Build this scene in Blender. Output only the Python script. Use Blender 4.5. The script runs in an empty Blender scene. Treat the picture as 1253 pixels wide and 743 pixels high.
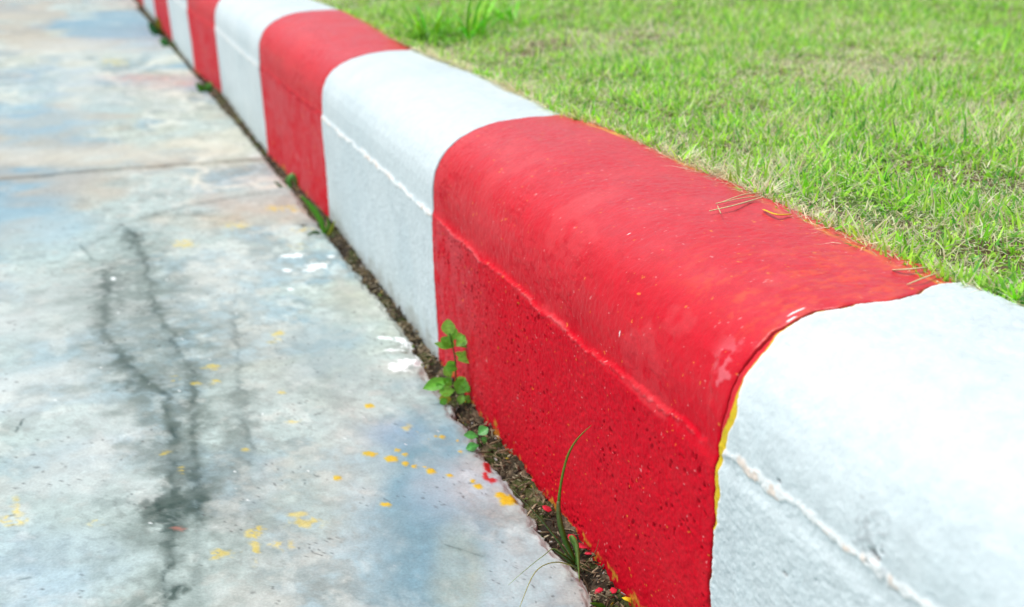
import bpy, math, random
import numpy as np
random.seed(7)
rng = np.random.default_rng(7)
scene = bpy.context.scene
col = scene.collection

# ------------------------------------------------------------------ camera
H = 0.42                                   # camera height over the road, metres
FPX, VX, VY = 1400.0, -574.0, 510.0        # focal length and kerb vanishing point of the photograph
Yd = np.array([VX, VY, FPX]); Yd /= np.linalg.norm(Yd)
Zd = np.array([0, FPX*FPX/VY, -FPX]); Zd /= np.linalg.norm(Zd)
Xd = -np.cross(Yd, Zd)
M = np.stack([Xd, Yd, Zd])                 # rows: world axes in (right, up, forward)
CP = np.array([-0.6977*H, 0.0, H])
cam_data = bpy.data.cameras.new('camera')
cam = bpy.data.objects.new('camera', cam_data); col.objects.link(cam)
from mathutils import Matrix, Vector
m4 = Matrix.Identity(4)
for i in range(3):
    m4[i][0] = M[i, 0]; m4[i][1] = M[i, 1]; m4[i][2] = -M[i, 2]; m4[i][3] = CP[i]
cam.matrix_world = m4
cam_data.sensor_width = 36.0
cam_data.lens = FPX/1253*36
cam_data.clip_start = 0.01; cam_data.clip_end = 2000
cam_data.dof.use_dof = True
cam_data.dof.focus_distance = 0.71
cam_data.dof.aperture_fstop = 8.2
scene.camera = cam

# ------------------------------------------------------------------ light
SUN_EL, SUN_AZ = math.radians(66), math.radians(-66)   # azimuth from +Y towards +X: ahead, over the road side
world = bpy.data.worlds.new('World'); scene.world = world; world.use_nodes = True
wn = world.node_tree; wn.nodes.clear()
sky = wn.nodes.new('ShaderNodeTexSky'); sky.sky_type = 'NISHITA'; sky.sun_disc = False
sky.sun_elevation = SUN_EL; sky.sun_rotation = SUN_AZ
sky.air_density = 1.0; sky.dust_density = 3.0; sky.ozone_density = 1.0
hs = wn.nodes.new('ShaderNodeHueSaturation'); hs.inputs['Saturation'].default_value = 0.5; hs.inputs['Hue'].default_value = 0.462
bg = wn.nodes.new('ShaderNodeBackground'); bg.inputs['Strength'].default_value = 0.15
wo = wn.nodes.new('ShaderNodeOutputWorld')
wn.links.new(sky.outputs[0], hs.inputs['Color']); wn.links.new(hs.outputs[0], bg.inputs[0]); wn.links.new(bg.outputs[0], wo.inputs[0])
sl = bpy.data.lights.new('sun', 'SUN'); sl.energy = 1.55; sl.angle = math.radians(13); sl.color = (1.0, 0.965, 0.91)
so = bpy.data.objects.new('sun', sl); col.objects.link(so)
sd = Vector((math.sin(SUN_AZ)*math.cos(SUN_EL), math.cos(SUN_AZ)*math.cos(SUN_EL), math.sin(SUN_EL)))
so.rotation_euler = sd.to_track_quat('Z', 'Y').to_euler()
scene.view_settings.view_transform = 'Standard'; scene.view_settings.look = 'None'
scene.view_settings.gamma = 1.0; scene.view_settings.use_curve_mapping = False
scene.view_settings.exposure = 0.36

# ------------------------------------------------------------------ helpers
def tag(o, label=None, cat=None, group=None, kind=None):
    if label: o['label'] = label
    if cat: o['category'] = cat
    if group: o['group'] = group
    if kind: o['kind'] = kind
    return o
def ray(px, py):
    return M @ np.array([px-626.5, 371.5-py, FPX])
def G(px, py, z=0.0):                      # point of the horizontal plane z seen at a pixel of the photograph
    q = ray(px, py); return CP + q*((z-CP[2])/q[2])
def V(px, py, y0):                         # point of the cross plane Y = y0
    q = ray(px, py); return CP + q*((y0-CP[1])/q[1])
def sstep(a, b, x):
    t = np.clip((x-a)/(b-a), 0, 1); return t*t*(3-2*t)
def _hash(ix, iy, seed):
    h = (ix.astype(np.int64)*374761393 + iy.astype(np.int64)*668265263 + seed*974634777) & 0xffffffff
    h = ((h ^ (h >> 13))*1274126177) & 0xffffffff
    h = h ^ (h >> 16)
    return (h & 0xffff).astype(np.float32)/65535.0
def vnoise(x, y, seed=0):                  # 0..1 value noise
    ix = np.floor(x); iy = np.floor(y); fx = (x-ix).astype(np.float32); fy = (y-iy).astype(np.float32)
    ux = fx*fx*fx*(fx*(fx*6-15)+10); uy = fy*fy*fy*(fy*(fy*6-15)+10)
    a = _hash(ix, iy, seed); b = _hash(ix+1, iy, seed); c = _hash(ix, iy+1, seed); d = _hash(ix+1, iy+1, seed)
    return (a*(1-ux)+b*ux)*(1-uy) + (c*(1-ux)+d*ux)*uy
def fbm(x, y, scale, octs=4, seed=0, gain=0.55):
    s = 0.0; a = 1.0; t = 0.0
    for k in range(octs):
        s = s + a*vnoise(x*scale*2**k + 17.3*k + seed*3.1, y*scale*2**k - 9.7*k + seed*5.7, seed+k); t += a; a *= gain
    return s/t
def mix(c, d, f):
    f = np.asarray(f)[..., None]; return c*(1-f) + np.asarray(d, np.float32)*f
def grid_mesh(name, P, colr=None, rough=None, flip=False):
    n, m = P.shape[:2]
    me = bpy.data.meshes.new(name)
    idx = np.arange(n*m, dtype=np.int32).reshape(n, m)
    q = np.stack([idx[:-1, :-1], idx[1:, :-1], idx[1:, 1:], idx[:-1, 1:]], -1).reshape(-1, 4)
    if flip: q = q[:, ::-1]
    me.vertices.add(n*m); me.vertices.foreach_set('co', P.astype(np.float32).ravel())
    me.loops.add(q.size); me.loops.foreach_set('vertex_index', q.ravel())
    me.polygons.add(len(q)); me.polygons.foreach_set('loop_start', np.arange(0, q.size, 4, dtype=np.int32))
    me.update(calc_edges=True)
    me.polygons.foreach_set('use_smooth', np.ones(len(q), bool))
    if colr is not None: set_col(me, colr.reshape(-1, colr.shape[-1]))
    if rough is not None:
        at = me.attributes.new('rough', 'FLOAT', 'POINT'); at.data.foreach_set('value', rough.astype(np.float32).ravel())
    return me
def set_col(me, c):
    at = me.attributes.new('Col', 'FLOAT_COLOR', 'POINT')
    a = np.full((len(c), 4), .5, np.float32); a[:, :c.shape[1]] = c; at.data.foreach_set('color', a.ravel())
def raw_mesh(name, verts, faces, cols=None, smooth=True, mats=None):
    """faces: int array (n,4) or (n,3)"""
    me = bpy.data.meshes.new(name); faces = np.asarray(faces, np.int32); k = faces.shape[1]
    me.vertices.add(len(verts)); me.vertices.foreach_set('co', np.asarray(verts, np.float32).ravel())
    me.loops.add(faces.size); me.loops.foreach_set('vertex_index', faces.ravel())
    me.polygons.add(len(faces)); me.polygons.foreach_set('loop_start', np.arange(0, faces.size, k, dtype=np.int32))
    me.update(calc_edges=True)
    if smooth: me.polygons.foreach_set('use_smooth', np.ones(len(faces), bool))
    if cols is not None: set_col(me, np.asarray(cols))
    return me
def link(name, me, mat, parent=None):
    o = bpy.data.objects.new(name, me)
    if mat: me.materials.append(mat)
    col.objects.link(o)
    if parent: o.parent = parent
    return o
def empty(name, loc=(0, 0, 0)):
    o = bpy.data.objects.new(name, None); o.location = loc; o.empty_display_size = .02; col.objects.link(o); return o

# ------------------------------------------------------------------ materials
def surf_mat(name, noise_scale=600, var=0.12, bump=0.3, bump_dist=0.0006, rough=0.6, use_attr=True, attr_rough=False,
             base=(.5, .5, .5), spec=0.5, attr_spec=False, scale2=90, var2=0.08):
    m = bpy.data.materials.new(name); m.use_nodes = True; nt = m.node_tree; N = nt.nodes; L = nt.links
    p = N['Principled BSDF']
    tc = N.new('ShaderNodeTexCoord')
    n1 = N.new('ShaderNodeTexNoise'); n1.inputs['Scale'].default_value = noise_scale; n1.inputs['Detail'].default_value = 5
    n2 = N.new('ShaderNodeTexNoise'); n2.inputs['Scale'].default_value = scale2; n2.inputs['Detail'].default_value = 6
    L.new(tc.outputs['Object'], n1.inputs['Vector']); L.new(tc.outputs['Object'], n2.inputs['Vector'])
    r1 = N.new('ShaderNodeMapRange'); r1.inputs['From Min'].default_value = .3; r1.inputs['From Max'].default_value = .7
    r1.inputs['To Min'].default_value = 1-var; r1.inputs['To Max'].default_value = 1+var; L.new(n1.outputs['Fac'], r1.inputs['Value'])
    r2 = N.new('ShaderNodeMapRange'); r2.inputs['From Min'].default_value = .3; r2.inputs['From Max'].default_value = .7
    r2.inputs['To Min'].default_value = 1-var2; r2.inputs['To Max'].default_value = 1+var2; L.new(n2.outputs['Fac'], r2.inputs['Value'])
    mu = N.new('ShaderNodeMath'); mu.operation = 'MULTIPLY'; L.new(r1.outputs[0], mu.inputs[0]); L.new(r2.outputs[0], mu.inputs[1])
    vm = N.new('ShaderNodeVectorMath'); vm.operation = 'SCALE'
    if use_attr:
        a = N.new('ShaderNodeAttribute'); a.attribute_name = 'Col'; L.new(a.outputs['Color'], vm.inputs[0])
    else: vm.inputs[0].default_value = base
    L.new(mu.outputs[0], vm.inputs['Scale']); L.new(vm.outputs[0], p.inputs['Base Color'])
    if attr_rough:
        ar = N.new('ShaderNodeAttribute'); ar.attribute_name = 'rough'; ad = N.new('ShaderNodeMath'); ad.operation = 'MULTIPLY_ADD'
        L.new(n2.outputs['Fac'], ad.inputs[0]); ad.inputs[1].default_value = .15; L.new(ar.outputs['Fac'], ad.inputs[2]); L.new(ad.outputs[0], p.inputs['Roughness'])
    else: p.inputs['Roughness'].default_value = rough
    p.inputs['Specular IOR Level'].default_value = spec
    if attr_spec: L.new(a.outputs['Alpha'], p.inputs['Specular IOR Level'])
    b = N.new('ShaderNodeBump'); b.inputs['Strength'].default_value = bump; b.inputs['Distance'].default_value = bump_dist
    L.new(n1.outputs['Fac'], b.inputs['Height']); L.new(b.outputs[0], p.inputs['Normal'])
    return m
def leaf_mat(name, trans=0.35, rough=0.5, attr=True, base=(.1, .3, .05), boost=1.6):
    m = bpy.data.materials.new(name); m.use_nodes = True; nt = m.node_tree; N = nt.nodes; L = nt.links
    p = N['Principled BSDF']; p.inputs['Roughness'].default_value = rough
    t = N.new('ShaderNodeBsdfTranslucent'); mx = N.new('ShaderNodeMixShader'); mx.inputs[0].default_value = trans
    tc = N.new('ShaderNodeTexCoord'); n = N.new('ShaderNodeTexNoise'); n.inputs['Scale'].default_value = 350; L.new(tc.outputs['Object'], n.inputs['Vector'])
    r = N.new('ShaderNodeMapRange'); r.inputs['To Min'].default_value = .7; r.inputs['To Max'].default_value = 1.3; L.new(n.outputs['Fac'], r.inputs['Value'])
    vm = N.new('ShaderNodeVectorMath'); vm.operation = 'SCALE'; L.new(r.outputs[0], vm.inputs['Scale'])
    if attr:
        a = N.new('ShaderNodeAttribute'); a.attribute_name = 'Col'; L.new(a.outputs['Color'], vm.inputs[0])
    else: vm.inputs[0].default_value = base
    v2 = N.new('ShaderNodeVectorMath'); v2.operation = 'SCALE'; v2.inputs['Scale'].default_value = boost; L.new(vm.outputs[0], v2.inputs[0])
    L.new(vm.outputs[0], p.inputs['Base Color']); L.new(v2.outputs[0], t.inputs['Color'])
    L.new(p.outputs[0], mx.inputs[1]); L.new(t.outputs[0], mx.inputs[2]); L.new(mx.outputs[0], N['Material Output'].inputs['Surface'])
    return m
M_road = surf_mat('concrete', 520, .10, .35, .0005, .62, attr_rough=True, spec=.4, scale2=70, var2=.07)
M_paint = surf_mat('kerb_paint', 900, .05, .35, .00045, .5, attr_rough=True, attr_spec=True, spec=.5, scale2=120, var2=.05)
M_soil = surf_mat('soil', 700, .35, .8, .001, .95, spec=.2, scale2=150, var2=.3)
M_litter = surf_mat('litter', 900, .2, .2, .0002, .8, spec=.3)
M_grass = leaf_mat('grass_blades', .38, .45)
M_weed = leaf_mat('weed_leaf', .35, .4)
M_far = surf_mat('far_ground', 8, .2, .2, .01, .9, use_attr=False, base=(.09, .17, .035), spec=.2, scale2=1.2, var2=.25)

# ------------------------------------------------------------------ far ground (below everything)
me = raw_mesh('ground', [(-900, -900, -.35), (900, -900, -.35), (900, 900, -.35), (-900, 900, -.35)], [(0, 1, 2, 3)], smooth=False)
tag(link('ground', me, M_far), kind='structure')

# ------------------------------------------------------------------ road
EDGE_PX = [(735, 775), (722, 743), (714, 722), (694, 692), (676, 668), (650, 645), (640, 618), (618, 592), (598, 566), (578, 536), (553, 505),
           (529, 468), (508, 432), (481, 392), (459, 362), (434, 333), (405, 298), (384, 272), (359, 237), (337, 206), (308, 172), (269, 130), (242, 95), (205, 52), (166, 8)]
e = np.array([G(a, b)[:2] for a, b in EDGE_PX]); o_ = np.argsort(e[:, 1]); e = e[o_]
def road_edge(y):
    b = np.interp(y, e[:, 1], e[:, 0], left=-.026, right=-.012)
    return np.minimum(b + (fbm(y, y*0+3.3, 45, 6, 5, .65)-.5)*.012 + .003, -.004)
def grow(n0, n1, d0, k):                    # spacing d0*(1+k*t)
    t = [0.0]
    while t[-1] < n1-n0: t.append(t[-1] + d0*(1+k*t[-1]))
    return np.array(t)
ys = np.concatenate([np.linspace(-3, .24, 60)[:-1], .25 + grow(0, 40, .0011, 2.6)])
ds = grow(0, 40, .0009, 4.2)
print('road grid', len(ys), len(ds))
Yg, Dg = np.meshgrid(ys, ds, indexing='ij')
Xg = road_edge(ys)[:, None] - Dg
Zg = np.zeros_like(Xg)
zf = (fbm(Xg, Yg, 5, 4, 11)-.5)*.005 + (fbm(Xg, Yg, 60, 3, 12)-.5)*.0007 + (fbm(Xg, Yg, 350, 2, 13)-.5)*.0003
chip = fbm(Xg, Yg, 130, 4, 14)
edge_drop = sstep(.008, 0, Dg + (chip-.5)*.012)*.005
Zg = zf - edge_drop
# expansion joint across the road (runs slightly skew, as in the photograph)
ja, jb = G(0, 218), G(322, 195)
jd = (jb-ja)[:2]; jd /= np.linalg.norm(jd); jn = np.array([-jd[1], jd[0]])
jdist = (Xg-ja[0])*jn[0] + (Yg-ja[1])*jn[1] + (fbm(Xg, Yg, 30, 3, 15)-.5)*.006
Zg -= sstep(.005, .0015, np.abs(jdist))*.006
# --- colour: weathered concrete with stains and old paint
A = np.float32
def n(s, o, sd, xs=1.0, ys_=1.0): return fbm(Xg*xs, Yg*ys_, s, o, sd)
C = np.ones(Xg.shape+(3,), A)*np.array((.46, .515, .50), A)
b1 = n(3.4, 5, 21); b2 = n(7.5, 5, 22, 1, .8); b3 = n(19, 5, 23); b4 = n(70, 5, 24); b5 = n(1.3, 4, 25)
C = mix(C, (.475, .465, .395), sstep(.50, .66, b1)*.55)
C = mix(C, (.32, .41, .46), sstep(.48, .64, b2)*.7)
C = mix(C, (.62, .63, .61), sstep(.53, .68, b3*.55+b5*.45)*.7)
C = mix(C, (.30, .315, .30), sstep(.50, .66, b4*.6+b2*.4)*.55)
b6 = n(32, 6, 26, 1.0, .55); b7 = n(140, 5, 27)
C = mix(C, (.27, .29, .28), sstep(.54, .68, b6)*.40); C = mix(C, (.66, .68, .65), sstep(.56, .70, n(42, 6, 28, .9, .5))*.45)
C = C*(1 + (b7-.5)*.38)[..., None]; C = mix(C, (.24, .25, .24), sstep(.62, .70, n(230, 3, 29))*.35)
C = mix(C, (.70, .70, .66), sstep(.56, .70, b4*.7+b3*.3)*.35)
far = sstep(1.3, 1.7, Yg)                    # the slab beyond the joint is dirtier, with swirls of laitance
sw = np.abs(fbm(Xg + .35*b1, Yg + .5*b2, 2.4, 4, 31)-.5)
C = mix(C, (.66, .655, .60), sstep(.035, .0, sw)*far*.8)
C = mix(C, (.27, .37, .44), sstep(.50, .60, fbm(Xg, Yg, 2.0, 4, 32))*far*.75)
C = mix(C, (.46, .40, .34), sstep(.55, .66, fbm(Xg, Yg, 3.1, 4, 33))*far*.6)
def smask(px, py, rx, ry, soft=.25, wob=.35, wn_=40, sd=40, z=0):
    a = G(px, py)[:2]; b = G(px+rx, py)[:2]-a; c = G(px, py+ry)[:2]-a
    det = b[0]*c[1]-b[1]*c[0]
    R = 1.6*max(np.linalg.norm(b), np.linalg.norm(c))
    iy0, iy1 = np.searchsorted(ys, [a[1]-R, a[1]+R]); x_e = road_edge(np.array([a[1]]))[0]
    ix0, ix1 = np.searchsorted(ds, [max(0, x_e-a[0]-R-.03), max(0, x_e-a[0]+R+.03)])
    out = np.zeros(Xg.shape, A)
    if iy1 <= iy0 or ix1 <= ix0: return out, None
    X = Xg[iy0:iy1, ix0:ix1]-a[0]; Y = Yg[iy0:iy1, ix0:ix1]-a[1]
    u = (X*c[1]-Y*c[0])/det; v = (-X*b[1]+Y*b[0])/det
    r = np.sqrt(u*u+v*v) + (fbm(X+a[0], Y+a[1], wn_, 4, sd)-.5)*2*wob
    out[iy0:iy1, ix0:ix1] = sstep(1+soft, 1-soft, r); return out, (iy0, iy1, ix0, ix1)
def pline(pts, w, soft=.5):
    P = np.array([G(a, b)[:2] for a, b in pts]); d = np.full(Xg.shape, 9., A)
    y0, y1 = P[:, 1].min()-.15, P[:, 1].max()+.15; i0, i1 = np.searchsorted(ys, [y0, y1])
    X = Xg[i0:i1]; Y = Yg[i0:i1]
    a_ = w*1.6 + (.010 if w < .03 and len(pts) > 3 else 0)
    X = X + (fbm(X, Y, 45, 5, 51)-.5)*a_; Y = Y + (fbm(X, Y, 45, 5, 52)-.5)*a_
    dd = np.full(X.shape, 9., A)
    for p, q in zip(P[:-1], P[1:]):
        v = q-p; t = np.clip(((X-p[0])*v[0]+(Y-p[1])*v[1])/(v@v), 0, 1)
        dd = np.minimum(dd, np.hypot(X-p[0]-t*v[0], Y-p[1]-t*v[1]))
    d[i0:i1] = dd
    return sstep(w, w*(1-soft)*.3, d)
grit = n(160, 4, 61); grit2 = n(60, 4, 62)
speck = sstep(.36, .56, grit*.45+grit2*.55)
# broad tints
for (px, py, rx, ry, c_, f_) in [
    (40, 150, 75, 26, (.30, .42, .50), .7), (150, 55, 90, 14, (.36, .44, .50), .5), (70, 60, 90, 12, (.66, .65, .60), .5),
    (95, 95, 20, 40, (.66, .64, .58), .6), (40, 190, 200, 10, (.62, .61, .57), .5), (60, 95, 60, 20, (.34, .43, .50), .6), (330, 150, 60, 22, (.50, .46, .38), .5), (20, 430, 50, 40, (.36, .42, .43), .5), (380, 600, 50, 60, (.40, .43, .40), .5), (70, 580, 60, 60, (.36, .42, .42), .4), (280, 270, 80, 10, (.46, .40, .32), .55), (430, 370, 40, 25, (.47, .45, .38), .5), (340, 470, 40, 30, (.40, .42, .41), .5),
    (215, 185, 80, 18, (.56, .52, .45), .7), (135, 125, 70, 16, (.40, .45, .46), .5), (200, 100, 45, 9, (.58, .44, .40), .4),
    (40, 280, 90, 30, (.40, .50, .54), .6), (60, 380, 110, 45, (.60, .61, .60), .55), (120, 370, 95, 50, (.38, .39, .38), .45),
    (60, 480, 120, 40, (.62, .64, .63), .55), (270, 330, 70, 45, (.60, .60, .57), .6), (300, 420, 50, 60, (.56, .55, .51), .5),
    (400, 430, 50, 60, (.35, .40, .41), .7), (510, 560, 55, 90, (.24, .345, .40), .95), (520, 680, 65, 90, (.21, .315, .375), 1.0),
    (440, 560, 40, 120, (.55, .56, .54), .45), (630, 690, 55, 60, (.43, .50, .52), .8), (560, 700, 26, 60, (.52, .50, .36), .4),
    (40, 690, 110, 60, (.42, .52, .60), .55), (330, 690, 60, 80, (.44, .45, .43), .5), (120, 560, 90, 60, (.58, .60, .60), .4),
    (300, 250, 50, 14, (.52, .42, .34), .5), (480, 530, 30, 18, (.36, .42, .52), .4), (300, 560, 30, 90, (.40, .41, .40), .4),
    (570, 600, 60, 40, (.50, .52, .55), .5)]:
    mk, _ = smask(px, py, rx, ry, .6, .55, 14, int(px)); C = mix(C, c_, mk*f_*(.55+.45*sstep(.35, .65, b3)))
# dark tyre and mould streaks
for pts, w, f_ in [
    ([(165, 285), (180, 330), (192, 380), (212, 412), (228, 440), (238, 480), (236, 520), (240, 590), (238, 640)], .012, .65),
    ([(128, 330), (132, 400), (150, 440), (180, 465), (205, 490), (212, 530), (208, 575), (216, 620), (205, 660)], .018, .6),
    ([(142, 430), (170, 455), (200, 480)], .011, .6), ([(180, 632), (215, 618), (245, 605)], .012, .8), ([(190, 620), (210, 640), (205, 700), (208, 742)], .010, .7),
    ([(98, 300), (112, 318)], .004, .5), ([(150, 275), (165, 290), (160, 305)], .008, .6), ([(203, 500), (212, 535)], .008, .7),
    ([(185, 745), (212, 720), (222, 715)], .010, .8), ([(20, 530), (30, 515)], .0016, .7), ([(280, 380), (292, 430), (298, 520), (312, 570)], .012, .35),
    ([(545, 665), (590, 680)], .004, .35), ([(250, 590), (245, 640), (240, 745)], .014, .3), ([(22, 707), (36, 705)], .002, .6),
    ([(190, 262), (240, 250), (330, 235)], .010, .35), ([(110, 300), (150, 275), (190, 262)], .009, .3)]:
    C = mix(C, (.10, .12, .115), pline(pts, w*1.5, 1)*f_*.55*(.35+.65*speck)); C = mix(C, (.05, .065, .065), pline(pts, max(.0016, w*.38), .8)*f_*(.35+.65*sstep(.40, .56, b3*.4+b7*.6)))
for (px, py, rx, ry, f_) in [(218, 618, 24, 12, .85), (208, 636, 12, 14, .9), (240, 612, 10, 14, .7), (180, 625, 8, 12, .55), (212, 530, 9, 16, .8), (236, 520, 7, 26, .6), (232, 470, 8, 24, .5),
                             (150, 442, 12, 9, .7), (178, 470, 24, 10, .6), (205, 490, 10, 12, .6), (208, 728, 12, 9, .95), (222, 720, 8, 6, .8), (208, 690, 6, 12, .5), (135, 350, 16, 26, .3), (175, 360, 16, 20, .3),
                             (160, 290, 14, 8, .55), (240, 262, 26, 4, .4), (208, 668, 9, 4, .6), (135, 620, 20, 10, .3), (212, 580, 16, 20, .45), (240, 575, 12, 14, .4), (292, 520, 10, 60, .25), (312, 640, 20, 40, .15)]:
    mk, _ = smask(px, py, rx, ry, .45, 1.5, 95, int(px+py)); C = mix(C, (.045, .06, .058), mk*f_*.85*(.25+.75*sstep(.36, .50, grit*.5+grit2*.5)))
# broad soft halo of the streaks
for pts, w, f_ in [([(165, 290), (195, 390), (225, 470), (225, 620), (215, 743)], .06, .30), ([(120, 330), (150, 430), (200, 500)], .07, .25)]:
    C = mix(C, (.22, .245, .23), pline(pts, w*1.3, 1)*f_*1.6*(.45+.55*speck))
C = mix(C, (.20, .19, .16), sstep(.02, .004, np.abs(jdist))*.35); C = mix(C, (.06, .055, .045), sstep(.004, .002, np.abs(jdist))*.9)
C = mix(C, (.30, .30, .30), sstep(.06, .0, Dg)*.25*sstep(.4, .6, b4)); C = mix(C, (.55, .55, .52), sstep(.012, .0, Dg+(chip-.5)*.01)*.4)
hole = n(420, 2, 63); C = mix(C, (.12, .12, .12), sstep(.80, .86, hole)*.6*sstep(.5, .6, b3)); C = mix(C, (.85, .86, .86), sstep(.93, .95, n(380, 2, 64))*.7)
# splashed paint
YEL, WHT = (.58, .43, .03), (.88, .90, .90)
rgh = np.full(Xg.shape, .50, A) + .12*(b4-.5)
def splash(l, c_, f_=1, soft=.3, wob=.45, rh=.35):
    global C, Zg
    for (px, py, rx, ry) in l:
        mk, w = smask(px, py, rx, ry, soft, wob, 260, int(px*7+py))
        if w is None: continue
        if soft > .4: mk = mk*sstep(.40, .58, grit)
        C = mix(C, c_, mk*f_)
        rgh[:] = rgh*(1-mk) + rh*mk; Zg += mk*.0005*f_
splash([(453, 557, 8, 2.8), (478, 563, 8, 3.5), (496, 568, 3.6, 2.4), (506, 571, 3.2, 2), (527, 577, 5, 3), (551, 582, 3.4, 2), (578, 588, 3, 2), (585, 594, 5.5, 2.6),
        (486, 552, 4, 2), (495, 557, 3.6, 1.6), (520, 572, 2, 1), (452, 498, 5.5, 2.6), (541, 535, 4, 2), (413, 586, 5, 2.8), (471, 617, 7, 2.6), (612, 605, 6, 3), (560, 540, 2, 1),
        (621, 611, 11, 6), (563, 553, 2.4, 1.2), (533, 534, 2, 1)], YEL)
splash([(360, 516, 8, 3), (497, 524, 5, 4), (508, 529, 4, 2), (525, 540, 3, 2), (340, 408, 8, 3.5), (336, 416, 9, 3), (260, 448, 10, 3), (264, 467, 7, 3), (240, 470, 5, 4), (211, 462, 7, 3), (225, 299, 14, 4),
        (288, 277, 14, 4), (312, 665, 5, 10), (314, 682, 4, 12), (309, 652, 8, 6), (320, 648, 5, 5), (345, 668, 12, 5), (378, 640, 20, 6), (363, 630, 12, 4), (262, 685, 6, 4), (270, 678, 18, 4),
        (20, 622, 4, 12), (26, 636, 6, 7), (8, 638, 8, 5), (118, 640, 12, 4), (344, 480, 5, 3), (302, 552, 5, 3), (203, 555, 6, 3), (222, 575, 5, 4), (140, 77, 14, 4), (348, 256, 20, 4), (372, 282, 12, 3), (366, 302, 9, 3)],
       (.70, .54, .14), .5, .45, .9, .5)
splash([(358, 313.5, 14, 2.4), (388, 326, 15, 3.6), (380, 331, 8, 1.8), (352, 331, 5.5, 2.0), (355, 354, 4, 1.4), (405, 315, 5, 1.4), (138, 341, 3, 1.6)], WHT, .9, .2, .75, .4)
splash([(498, 417, 16, 3.5), (507, 423, 14, 4), (513, 430, 10, 4), (488, 450, 12, 4.5), (502, 444, 15, 3.5), (518, 440, 8, 4), (470, 414, 8, 1.6), (482, 430, 10, 1.4)], WHT, .95, .25, .8, .4)
splash([(596, 570, 5, 9), (594, 583, 3, 5), (602, 588, 6, 3)], (.45, .02, .04), .8, .3, .5, .5)
splash([(218, 648, 8, 3), (165, 95, 40, 4), (230, 102, 14, 3)], (.60, .30, .26), .4, .6, .8, .5)
C = (C - .47)*1.18 + .445
C = C*np.array((.965, .99, .985), A)
C = np.clip((C - C.mean(-1, keepdims=True))*1.25 + C.mean(-1, keepdims=True), .02, .9)
# side wall of the slab going down into the joint along the kerb
lip = []
for k, dz in enumerate((.004, .010, .02, .04)):
    off = (fbm(ys, ys*0+k*.9, 380, 3, 71)-.5)*.003
    lip.append(np.stack([Xg[:, 0]+.0012*(k+1)+off, ys, Zg[:, 0]-dz], -1))
P = np.concatenate([np.stack(lip[::-1], 1), np.stack([Xg, Yg, Zg], -1)], 1)
Cc = np.concatenate([np.broadcast_to(np.array((.20, .185, .16), A), (len(ys), 4, 3)), C], 1)
Rr = np.concatenate([np.full((len(ys), 4), .9, A), rgh], 1)
tag(link('road', grid_mesh('road', P, Cc, Rr, flip=False), M_road), kind='structure')

# ------------------------------------------------------------------ kerb blocks
# boundaries between painted blocks along the kerb and how the real line wanders (in camera heights)
RY = [-2.55, -1.35, -.15, 1.062, 2.277, 3.51, 4.51, 6.03, 6.88, 8.27, 9.55, 10.8]
while RY[-1] < 30: RY.append(RY[-1] + 1.2 + .1*math.sin(len(RY)*2.1))
RX = {1.062: (-.015, 1.012), 2.277: (.003, 1.0), 3.51: (.030, .972), 4.51: (.003, 1.03), 6.03: (.030, .98), 6.88: (-.012, 1.02), 8.27: (.0, 1.0)}
kx = sorted(RX); kdx = [RX[k][0] for k in kx]; kz = [RX[k][1] for k in kx]
def base_x(y): return np.interp(y/H, kx, kdx)*H
def base_s(y): return np.interp(y/H, kx, kz)
PR = np.array([(0, -.10), (.001, -.04), (0, 0), (-.002, .07), (-.004, .14), (-.007, .24), (-.010, .325), (-.0105, .338), (-.006, .346), (-.0065, .37), (-.006, .40), (-.001, .428), (.012, .458), (.030, .481),
               (.055, .500), (.095, .518), (.145, .530), (.21, .536), (.28, .536), (.325, .532), (.340, .520), (.342, .49), (.342, .30)])*H
seg = np.hypot(*np.diff(PR, axis=0).T); SL = np.concatenate([[0], np.cumsum(seg)])
def prof(s):
    """smoothed profile point at arc length s"""
    w = .0035; a = 0
    for k, g in ((-2, .1), (-1, .2), (0, .4), (1, .2), (2, .1)):
        ss = s + k*w*.6; a = a + g*np.stack([np.interp(ss, SL, PR[:, 0]), np.interp(ss, SL, PR[:, 1])], -1)
    return a
S_FOOT, S_CREASE, S_TOPB = SL[2], SL[7], SL[18]
GE_PX = [(1300, 395), (1253, 377), (1190, 354), (1132, 344), (1050, 302), (950, 252), (880, 217), (820, 190), (760, 163), (690, 140), (620, 103), (560, 77), (525, 64), (492, 50), (440, 24), (405, 8)]
ge = np.array([G(a, b, .535*H)[:2] for a, b in GE_PX]); ge = ge[np.argsort(ge[:, 1])]
def grass_edge(y): return np.interp(y, ge[:, 1], ge[:, 0], left=ge[0, 0], right=ge[-1, 0])
def joint_wave(ri, s):                       # how the painted boundary wanders along the profile
    if ri == 3:
        t = (s-S_FOOT)/(S_TOPB-S_FOOT)
        return (fbm(s, s*0+1.7, 60, 4, 81)-.5)*.006 + .002*np.sin(t*7+.4) - .016*sstep(.74, .92, t) + .010*sstep(.90, 1.02, t)
    return (fbm(s, s*0+ri*3.3, 22, 3, 82+ri)-.5)*.006
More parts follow.
